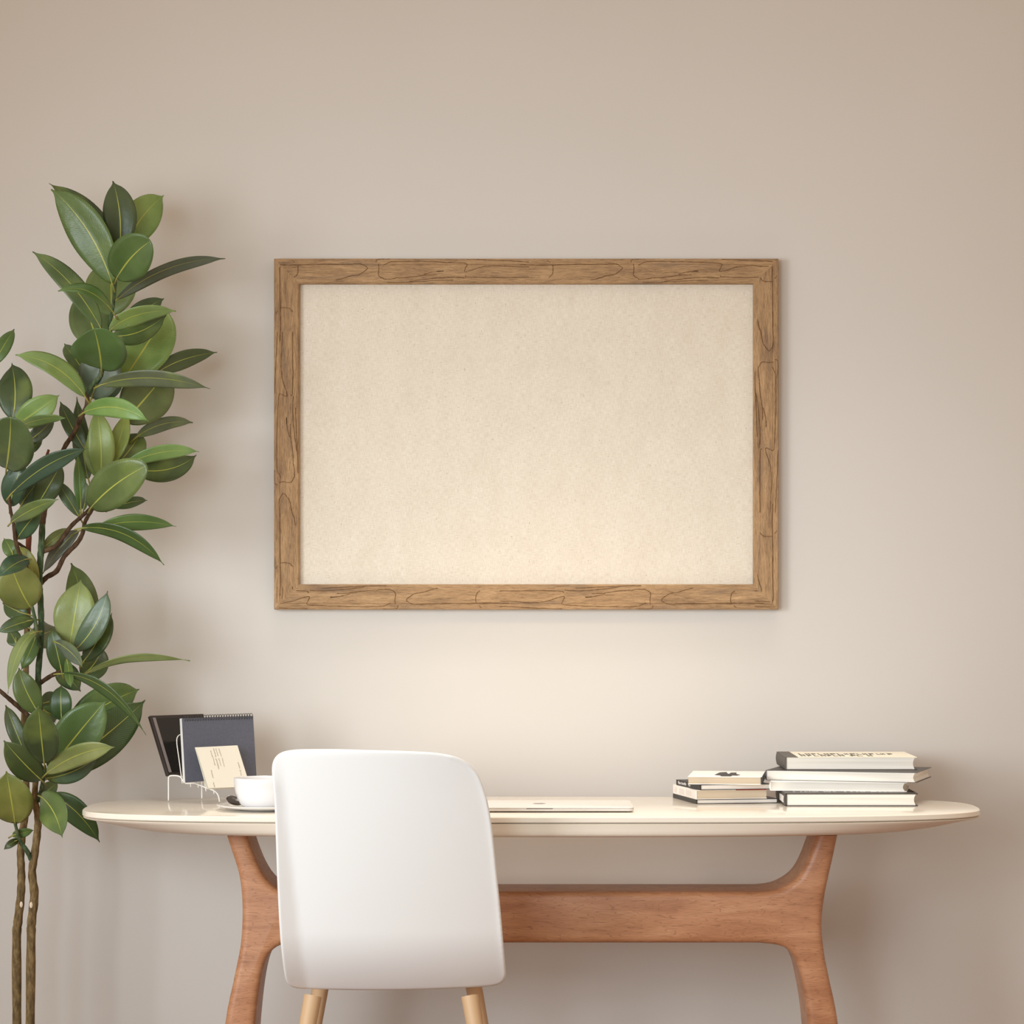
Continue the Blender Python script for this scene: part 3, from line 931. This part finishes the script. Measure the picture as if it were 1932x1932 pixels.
# ------------------------------------------------------------------ rubber plant
Y0 = 0.13
plant = thing('rubber_plant', 'tall rubber plant with glossy green leaves left of the desk', 'plant', (P(50, 1900, Y0).x, Y0, 0))
CR = {1: (4.2, 300), 2: (4.2, 720), 3: (4.2, 1040), 4: (5.084, 1380)}
def cp(c, x, y): return (x / CR[c][0], y / CR[c][0] + CR[c][1])
def sm(a, b, x):
    t = max(0, min(1, (x - a) / (b - a))); return t * t * (3 - 2 * t)
TONE = {'d': (74, 92, 57), 'm': (104, 126, 74), 'l': (148, 168, 102), 'y': (152, 167, 92), 'g': (108, 118, 98), 'b': (72, 96, 80)}
def leaf(c, base, mid, tip, A, d=0.0, dt=0.0, roll=0, tone='m', fold=14, cm=None, ct_=None, db=None):
    cb_, cmm, ctt = c, (cm or c), (ct_ or c)
    s0 = CR[c][0]
    blunt = tone.isupper(); tone = tone.lower()
    yb, yt = Y0 + d + (0.0), Y0 + d + dt
    ym = (yb + yt) / 2 - 0.012
    b = P(*cp(cb_, *base), yb); m = P(*cp(cmm, *mid), ym); t = P(*cp(ctt, *tip), yt)
    ctrl = m * 2 - (b + t) * 0.5
    NU, NV = 26, 8
    w = (A / s0) * K(ym) / max(0.35, math.cos(R(roll)))
    mb = MB()
    grid = []
    side = None
    rr0 = R(roll)
    ph = random.uniform(0, 6.28)
    for i in range(NU + 1):
        u = i / NU
        p = b * (1 - u) ** 2 + ctrl * 2 * u * (1 - u) + t * u * u
        tg = ((ctrl - b) * (1 - u) + (t - ctrl) * u)
        tg.normalize()
        s_ = tg.cross(Vector((0, 1, 0)))
        if s_.length < 0.05: s_ = Vector((1, 0, 0))
        s_.normalize()
        if side is not None and s_.dot(side) < 0: s_ = -s_
        side = s_.copy()
        nn = s_.cross(tg).normalized()
        if nn.y > 0: nn = -nn
        S = s_ * math.cos(rr0) + nn * math.sin(rr0)
        Nn = nn * math.cos(rr0) - s_ * math.sin(rr0)
        if u <= .90: h = max(.015, math.sin(math.pi * min(1, u / .90 * .955 + .004))) ** .58
        else: h = .318 * (1 - (u - .90) / .10) ** 2.1 + .014
        if blunt: h = max(.02, math.sin(math.pi * min(1, .004 + u * .99))) ** .50
        h *= w / 2
        row = []
        for j in range(NV + 1):
            v_ = j / NV * 2 - 1
            lift = abs(v_) * h * math.tan(R(fold)) - (v_ * v_) * h * 0.10
            wave = 0.0012 * math.sin(u * 9 + ph + v_ * 2) * abs(v_)
            row.append(mb.vert(p + S * (h * v_) + Nn * (lift + wave)))
        grid.append(row)
    flip = None
    for i in range(NU):
        for j in range(NV):
            q = [grid[i][j], grid[i + 1][j], grid[i + 1][j + 1], grid[i][j + 1]]
            uv = [(i / NU, j / NV), ((i + 1) / NU, j / NV), ((i + 1) / NU, (j + 1) / NV), (i / NU, (j + 1) / NV)]
            if flip is None:
                nf = (mb.v[q[1]] - mb.v[q[0]]).cross(mb.v[q[3]] - mb.v[q[0]])
                mi = grid[NU // 2]
                q2 = [grid[NU // 2][4], grid[NU // 2 + 1][4], grid[NU // 2 + 1][5], grid[NU // 2][5]]
                nf = (mb.v[q2[1]] - mb.v[q2[0]]).cross(mb.v[q2[3]] - mb.v[q2[0]])
                flip = nf.y > 0
            if flip: q, uv = q[::-1], uv[::-1]
            mb.face(q, 0, uv)
    o = mb.build('leaf', [m_leaf, m_leaf_u], plant, smooth=True)
    tc = lin([x * random.uniform(.93, 1.07) for x in TONE[tone]])
    o.color = tc
    md = o.modifiers.new('thick', 'SOLIDIFY'); md.thickness = .0008; md.offset = -1; md.material_offset = 1
    tg0 = (ctrl - b).normalized()
    mbp = MB()
    mbp.tube([b - tg0 * .016 + Vector((0, .004, -.002)), b, b + tg0 * .02 + Vector((0, .0012, 0))], [.0017, .0016, .0009], 7)
    mbp.build('petiole', m_petiole, o, smooth=True)

# crop, base, mid, tip, apparent width (crop units), depth, tip depth, roll, tone
LV = [
 (1, (950, 700), (948, 430), (895, 175), 265, .00, .02, 8, 'd'),
 (1, (888, 985), (690, 560), (405, 240), 315, -.03, .02, -18, 'm'),
 (1, (985, 720), (1120, 470), (1300, 287), 285, .05, .06, 10, 'l'),
 (1, (925, 730), (700, 440), (390, 193), 175, .05, .02, 40, 'd'),
 (1, (925, 945), (1045, 775), (1195, 650), 350, -.05, -.08, 5, 'M'),
 (1, (800, 1345), (560, 990), (258, 735), 175, -.02, .02, 25, 'm'),
 (1, (895, 1215), (690, 1045), (460, 1048), 100, -.06, -.05, 48, 'm'),
 (1, (892, 1240), (880, 1020), (880, 760), 410, .07, .05, 0, 'l'),
 (1, (930, 1110), (1330, 868), (1785, 790), 92, .00, .04, 58, 'g'),
 (1, (960, 1330), (1130, 1200), (1300, 1108), 150, .06, .08, 10, 'd'),
 (1, (870, 1360), (1090, 1235), (1395, 1205), 135, -.03, .00, 40, 'l'),
 (1, (890, 1400), (1100, 1370), (1318, 1238), 175, -.02, .02, 20, 'd'),
 (1, (985, 1740), (1170, 1460), (1335, 1185), 430, .06, .05, -8, 'y'),
 (1, (790, 1500), (720, 1290), (640, 1040), 335, .08, .09, 10, 'm'),
 (1, (805, 1665), (785, 1505), (745, 1345), 445, -.06, -.11, 0, 'M'),
 (1, (690, 1720), (590, 1575), (508, 1465), 130, .04, .06, 25, 'd'),
 (1, (725, 1890), (800, 1700), (905, 1500), 350, .02, -.01, -12, 'g'),
 (1, (672, 1880), (430, 1645), (122, 1553), 160, -.02, -.01, 32, 'l'),
 (1, (1255, 1690), (1450, 1590), (1720, 1530), 140, .06, .09, 20, 'd'),
 (1, (800, 1790), (1210, 1735), (1665, 1822), 132, -.05, -.02, 38, 'g'),
 (2, (985, 320), (1170, 110), (1340, -95), 400, .06, .07, 5, 'm'),
 (2, (740, 130), (860, 85), (975, 20), 110, .04, .03, 20, 'b'),
 (2, (100, 300), (120, 80), (92, -146), 285, .05, .05, 0, 'd'),
 (2, (130, 345), (290, 235), (472, 106), 215, -.02, .00, 10, 'l'),
 (2, (180, 345), (335, 298), (518, 290), 80, -.03, -.03, 40, 'l'),
 (2, (220, 470), (330, 390), (430, 280), 120, .02, .03, 10, 'g'),
 (2, (50, 690), (75, 490), (85, 280), 420, -.07, -.10, 0, 'M'),
 (2, (210, 560), (270, 510), (335, 465), 80, .03, .03, 20, 'd'),
 (2, (88, 890), (370, 665), (698, 530), 150, -.09, -.07, 22, 'b'),
 (2, (290, 985), (390, 820), (492, 640), 200, .00, .01, 10, 'd'),
 (2, (165, 985), (240, 870), (335, 760), 130, .02, .02, 15, 'g'),
 (2, (80, 985), (120, 810), (190, 630), 210, -.02, -.02, -10, 'b'),
 (2, (90, 1115), (260, 1010), (462, 932), 118, -.09, -.08, 20, 'm'),
 (2, (135, 1250), (220, 1125), (335, 1005), 160, -.04, -.03, 15, 'b'),
 (2, (690, 560), (565, 350), (478, 160), 130, .03, .04, 15, 'd'),
 (2, (700, 770), (650, 500), (610, 120), 150, .05, .06, 0, 'd'),
 (2, (795, 750), (800, 500), (765, 200), 215, .00, .00, 8, 'y'),
 (2, (885, 640), (950, 450), (1005, 235), 150, .02, .03, -8, 'y'),
 (2, (665, 245), (920, 205), (1178, 318), 160, -.07, -.06, 15, 'l'),
 (2, (1080, 440), (1295, 335), (1528, 325), 105, .07, .09, 30, 'g'),
 (2, (925, 660), (1035, 530), (1115, 405), 235, .05, .06, 5, 'm'),
 (2, (1000, 655), (1280, 560), (1578, 556), 118, .00, .03, 28, 'l'),
 (2, (1060, 690), (1330, 695), (1558, 582), 190, .03, .05, 10, 'd'),
 (2, (720, 1000), (915, 815), (1165, 665), 335, -.07, -.09, 0, 'M'),
 (2, (895, 1000), (1040, 955), (1168, 940), 85, .03, .04, 20, 'd'),
 (2, (780, 1155), (1080, 1110), (1398, 1150), 128, -.01, .02, 25, 'm'),
 (2, (650, 1160), (1000, 1215), (1300, 1455), 120, -.04, -.01, 38, 'd'),
 (2, (625, 1065), (530, 910), (442, 775), 105, .02, .03, 18, 'g'),
 (2, (640, 1015), (632, 800), (615, 570), 95, .00, .01, 15, 'm'),
 (2, (660, 1020), (680, 900), (680, 790), 60, -.01, -.01, 20, 'g'),
 (2, (775, 760), (735, 600), (690, 430), 130, .01, .02, 0, 'y'),
 (2, (345, 1315), (440, 1240), (545, 1160), 100, .02, .03, 10, 'l'),
 (2, (625, 1185), (480, 1310), (338, 1525), 120, .03, .03, 18, 'g'),
 (2, (245, 1790), (150, 1620), (70, 1400), 345, -.03, -.05, 0, 'y'),
 (2, (222, 1405), (110, 1450), (-10, 1550), 155, -.08, -.09, 15, 'b'),
 (2, (285, 1650), (235, 1440), (140, 1300), 110, -.01, .00, 10, 'y'),
 (2, (110, 1400), (80, 1320), (30, 1240), 120, .01, .02, 10, 'm'),
 (3, (640, 700), (650, 400), (563, 93), 260, .04, .05, 5, 'm'),
 (3, (553, 745), (595, 490), (640, 225), 330, -.01, .01, 0, 'l'),
 (3, (590, 785), (755, 580), (853, 313), 195, -.03, -.01, -10, 'g'),
 (3, (665, 870), (785, 690), (885, 490), 185, .00, .01, -10, 'd'),
 (3, (640, 985), (740, 900), (815, 760), 235, .04, .05, 0, 'd'),
 (3, (485, 900), (540, 990), (640, 1110), 185, .03, .02, 0, 'd'),
 (3, (440, 720), (560, 800), (656, 922), 118, -.05, -.05, 12, 'g'),
 (3, (490, 960), (450, 790), (408, 615), 165, -.02, -.01, 5, 'd'),
 (3, (530, 855), (548, 970), (560, 1080), 78, -.04, -.05, 0, 'm'),
 (3, (690, 965), (1050, 845), (1505, 870), 62, -.03, .02, 52, 'l'),
 (3, (480, 970), (840, 1095), (1157, 1458), 92, -.07, -.04, 45, 'd'),
 (3, (540, 1410), (830, 1220), (1105, 1093), 310, .05, .07, 12, 'm'),
 (3, (410, 1770), (810, 1480), (1152, 1180), 345, .03, .05, 10, 'd'),
 (3, (395, 1730), (630, 1430), (840, 1185), 360, -.03, -.02, 5, 'm'),
 (3, (370, 1760), (630, 1610), (908, 1553), 175, -.07, -.07, 18, 'l'),
 (3, (365, 1800), (590, 1740), (780, 1620), 165, -.02, .00, 15, 'b'),
 (3, (350, 1680), (325, 1450), (303, 1225), 288, -.09, -.10, 0, 'd'),
 (3, (490, 1340), (482, 1200), (485, 1058), 180, .00, .01, 0, 'd'),
 (3, (312, 1285), (210, 1110), (150, 925), 205, -.02, -.01, 8, 'm'),
 (3, (288, 640), (150, 790), (60, 1130), 105, -.05, -.05, 25, 'l'),
 (3, (290, 660), (235, 800), (170, 940), 125, -.01, -.01, 0, 'm'),
 (3, (268, 543), (130, 580), (-20, 640), 120, -.02, -.03, 20, 'd'),
 (3, (220, 500), (120, 465), (20, 410), 150, .04, .04, 10, 'd'),
 (3, (250, 620), (350, 650), (450, 590), 240, .06, .07, 0, 'g'),
 (3, (310, 1210), (400, 1185), (480, 1140), 150, .06, .06, 0, 'd'),
 (3, (205, 1620), (120, 1410), (45, 1220), 135, .01, .02, 5, 'd'),
 (3, (330, 1815), (180, 1670), (30, 1500), 235, -.05, -.06, 0, 'd'),
 (4, (145, 880), (105, 640), (60, 380), 430, -.03, -.05, 0, 'y'),
 (4, (390, 625), (515, 775), (597, 1018), 300, -.07, -.10, 5, 'm'),
 (4, (490, 615), (735, 775), (957, 1063), 245, .02, .02, 8, 'd'),
 (4, (395, 610), (465, 560), (560, 480), 150, .01, .02, 5, 'g'),
 (4, (120, 1000), (210, 975), (325, 950), 90, .00, .00, 15, 'm'),
 (4, (175, 1040), (110, 1075), (40, 1130), 75, -.01, -.02, 15, 'd'),
 (1, (-60, 1640), (30, 1480), (112, 1348), 120, .04, .04, 10, 'm'),
 (3, (100, 560), (160, 480), (190, 390), 110, .05, .05, 0, 'd'),
 (3, (130, 760), (110, 690), (60, 620), 120, .04, .04, 0, 'd'),
 (3, (330, 1250), (380, 1290), (440, 1360), 140, .05, .05, 0, 'm'),
]
for L_ in LV: leaf(*L_)

def stem(name, pts, m, n_=6):
    """pts: (crop, x, y, radius in px, depth offset)"""
    q = []
    for c, x, y, r, d in pts:
        a, b = cp(c, x, y)
        p = P(a, b, Y0 + d)
        q.append((p.x, p.y, p.z, r * K(Y0 + d)))
    q = cr(q, n_)
    mb = MB()
    mb.tube([a[:3] for a in q], [a[3] * (1 + .06 * math.sin(i * 1.7)) for i, a in enumerate(q)], 12)
    return mb.build(name, m, plant, smooth=True, angle=70)
t1 = stem('trunk', [(4, 285, 3250, 9, 0), (4, 298, 2050, 8.6, 0), (4, 303, 1830, 8.4, 0), (4, 330, 1570, 8.2, 0), (4, 308, 1360, 7.6, 0), (4, 332, 1180, 7.4, 0), (4, 360, 950, 7.0, 0), (4, 363, 820, 6.8, 0), (4, 335, 640, 6.0, 0), (4, 345, 420, 5.6, 0), (3, 285, 1690, 5.2, 0), (3, 300, 1480, 5.4, 0), (3, 318, 1230, 5.6, 0)], m_trunk)
stem('trunk', [(3, 318, 1240, 5.6, 0), (3, 302, 1000, 5.8, 0), (3, 322, 740, 5.8, 0), (3, 326, 540, 5.8, 0), (3, 318, 350, 6.0, 0), (3, 312, 250, 6.0, 0), (3, 320, 60, 6.2, 0), (2, 328, 1300, 6.2, 0), (2, 336, 1120, 5.8, .0)], m_green)
stem('branch', [(2, 336, 1125, 5.8, .0), (2, 352, 1030, 5.2, .0), (2, 375, 930, 4.6, .02), (2, 430, 760, 4.2, .03), (2, 490, 580, 4.2, .03), (2, 520, 505, 4.4, .02), (2, 590, 400, 4.6, .01), (2, 632, 300, 4.8, .0), (2, 688, 190, 4.4, .0), (2, 690, 80, 4.2, .0)], m_brown)
stem('branch', [(2, 690, 85, 4.2, .0), (1, 692, 1870, 4.2, .0), (1, 722, 1800, 4.4, .0), (1, 788, 1730, 4.2, .0), (1, 806, 1650, 3.8, .0), (1, 835, 1500, 3.6, .02), (1, 858, 1380, 3.6, .02), (1, 872, 1290, 3.6, .0), (1, 893, 1180, 3.4, -.01), (1, 908, 1050, 3.2, -.02), (1, 920, 905, 3.0, -.03)], m_green)
t2 = stem('trunk', [(4, 165, 3250, 9, .05), (4, 160, 2050, 8.6, .05), (4, 172, 1830, 8.4, .05), (4, 200, 1570, 7.8, .05), (4, 205, 1360, 7.4, .05), (4, 198, 1180, 7.2, .05), (4, 212, 1000, 7.2, .06), (4, 236, 830, 7, .07), (4, 250, 600, 6.5, .07), (3, 205, 1700, 6.2, .07), (3, 190, 1400, 6, .07), (3, 200, 1100, 5.8, .07), (3, 214, 640, 5.6, .07), (2, 225, 1660, 5.6, .07), (2, 222, 1400, 5.4, .06)], m_trunk)
stem('branch', [(2, 222, 1410, 5.4, .06), (2, 230, 1200, 5.2, .06), (2, 245, 1050, 4.6, .05), (2, 300, 820, 3.6, .04), (2, 378, 565, 2.6, .03), (2, 382, 550, 2.4, .03)], m_redtip)
stem('branch', [(2, 335, 1350, 4.2, .0), (2, 400, 1325, 4.6, .0), (2, 460, 1285, 4.6, .0), (2, 560, 1150, 4.2, .0), (2, 640, 1075, 3.8, .0), (2, 700, 1020, 3.4, -.01), (2, 735, 970, 3.0, -.03), (2, 800, 800, 2.6, .0), (2, 830, 700, 2.4, .01)], m_brown)
stem('branch', [(2, 325, 1600, 4.4, .01), (2, 370, 1550, 4.8, .01), (2, 450, 1500, 4.8, .01), (2, 510, 1385, 4.6, .01), (2, 610, 1280, 4.6, .01), (2, 655, 1200, 4.0, .01), (2, 675, 1110, 3.8, .0), (2, 720, 1030, 3.6, -.02), (2, 750, 985, 3.2, -.04)], m_brown)
stem('branch', [(2, 322, 1690, 4.6, .0), (2, 255, 1640, 4.6, -.01), (2, 218, 1530, 4.4, -.02), (2, 200, 1450, 4.2, -.03), (2, 150, 1350, 3.8, -.04), (2, 122, 1250, 3.8, -.05), (2, 108, 1130, 3.4, -.06), (2, 82, 1010, 3.0, -.04), (2, 70, 900, 2.8, -.03)], m_brown)
stem('branch', [(2, 232, 1350, 3.6, .05), (2, 180, 1305, 3.0, .0), (2, 128, 1270, 2.6, -.04)], m_brown)
stem('branch', [(3, 318, 1045, 4.2, .0), (3, 400, 990, 4.2, -.01), (3, 460, 960, 3.8, -.02), (3, 500, 910, 3.2, -.02), (3, 530, 845, 2.8, -.02), (3, 555, 745, 2.2, -.01)], m_brown)
stem('branch', [(3, 312, 760, 3.6, -.02), (3, 292, 640, 4.0, -.03), (3, 275, 530, 3.6, -.03), (3, 250, 420, 3.0, -.03)], m_green)
stem('branch', [(3, 270, 1360, 4.6, .03), (3, 200, 1280, 4.6, .02), (3, 120, 1210, 4.4, .01), (3, 50, 1150, 4.0, .0), (3, -30, 1080, 3.6, .0)], m_brown)
stem('branch', [(4, 300, 1230, 4.6, .0), (4, 255, 1140, 4.4, -.01), (4, 205, 1075, 4.0, -.01), (4, 172, 990, 3.4, -.02), (4, 145, 880, 3.0, -.03)], m_green)
stem('branch', [(4, 362, 670, 4.4, .0), (4, 392, 580, 4.2, -.01), (4, 412, 470, 3.8, -.04), (4, 432, 390, 3.2, -.06), (4, 430, 330, 2.8, -.08)], m_green)
for (x, y, d, tr) in ((298, 1665, .0, t1), (204, 1660, .05, t2)):
    a, b = cp(4, x, y)
    p = P(a, b, Y0 + d - .0085)
    mb = MB()
    i_ = [[mb.vert(p + Vector((.0030 * r_ * math.cos(t), -.0012 * (1 - r_ * r_), .0058 * r_ * math.sin(t)))) for t in [2 * math.pi * k_ / 16 for k_ in range(16)]] for r_ in (1.0, .8, .5, .2)]
    for A_, B_ in zip(i_[:-1], i_[1:]):
        for k_ in range(16): mb.face([A_[k_], A_[(k_ + 1) % 16], B_[(k_ + 1) % 16], B_[k_]])
    mb.face(i_[-1])
    mb.build('pruning_scar', m_scar, tr, smooth=True)
px_, py_ = plant.location.x, plant.location.y + .02
mb = MB(); mb.lathe([(0, 0), (.105, 0), (.112, .006), (.150, .262), (.152, .270), (.146, .272), (.140, .265), (.137, .235), (0, .235)], px_, py_, 0, 48)
mb.build('pot', m_pot, plant, smooth=True, angle=50)
mb = MB(); mb.lathe([(.1375, .236), (.10, .246), (.05, .243), (0, .247)], px_, py_, 0, 32)
mb.build('soil', m_soil, plant, smooth=True)

# ------------------------------------------------------------------ light
w_ = bpy.data.worlds.new('room_light'); bpy.context.scene.world = w_
w_.use_nodes = True
bg = w_.node_tree.nodes['Background']
bg.inputs['Color'].default_value = (1.0, 0.79, 0.60, 1)
bg.inputs['Strength'].default_value = 0.73

def area(name, loc, target, size, power, col):
    l = bpy.data.lights.new(name, 'AREA'); l.shape = 'RECTANGLE'; l.size, l.size_y = size
    l.energy = power; l.color = col
    o = bpy.data.objects.new(name, l); C.objects.link(o); o.location = loc
    o.rotation_euler = (Vector(target) - Vector(loc)).to_track_quat('-Z', 'Y').to_euler()
    return o
def spot(name, loc, target, ang, power, col, radius=0.1, blend=1.0):
    l = bpy.data.lights.new(name, 'SPOT'); l.spot_size = R(ang); l.spot_blend = blend
    l.energy = power; l.color = col; l.shadow_soft_size = radius
    o = bpy.data.objects.new(name, l); C.objects.link(o); o.location = loc
    o.rotation_euler = (Vector(target) - Vector(loc)).to_track_quat('-Z', 'Y').to_euler()
    return o
area('window_light', (-2.5, -2.9, 1.35), (0.0, 0.3, 0.9), (1.3, 1.4), 9.6, (0.86, 0.94, 1.0)).data.spread = R(55)
area('front_fill_light', (-1.3, -4.6, 1.5), (0.1, 0.4, 1.1), (1.4, 1.4), 6.6, (0.72, 0.90, 1.0)).data.spread = R(50)  # added frontal fill for the chair and wall, not a known window
spot('ceiling_spot', (0.12, -0.9, 2.4), (0.10, WALL_Y, 0.72), 30, 34, (1.0, 0.76, 0.50), 0.15)
area('desktop_fill_light', (0.3, -0.12, 2.6), (0.3, -0.12, 0), (1.8, 0.3), 4.3, (1.0, 0.97, 0.92)).data.spread = R(50)  # added overhead fill that brightens the desktop and book tops, no known fitting
spot('wall_fill_spot', (0.3, -3.5, 1.9), (0.35, WALL_Y, 0.85), 30, 38, (0.60, 0.82, 1.0), 0.3)  # added cool fill aimed across at the wall, no known lamp

# ------------------------------------------------------------------ view
sc = bpy.context.scene
sc.view_settings.view_transform = 'Standard'
sc.view_settings.look = 'None'
sc.view_settings.exposure = 0.0
sc.view_settings.gamma = 1.0
sc.view_settings.use_curve_mapping = False
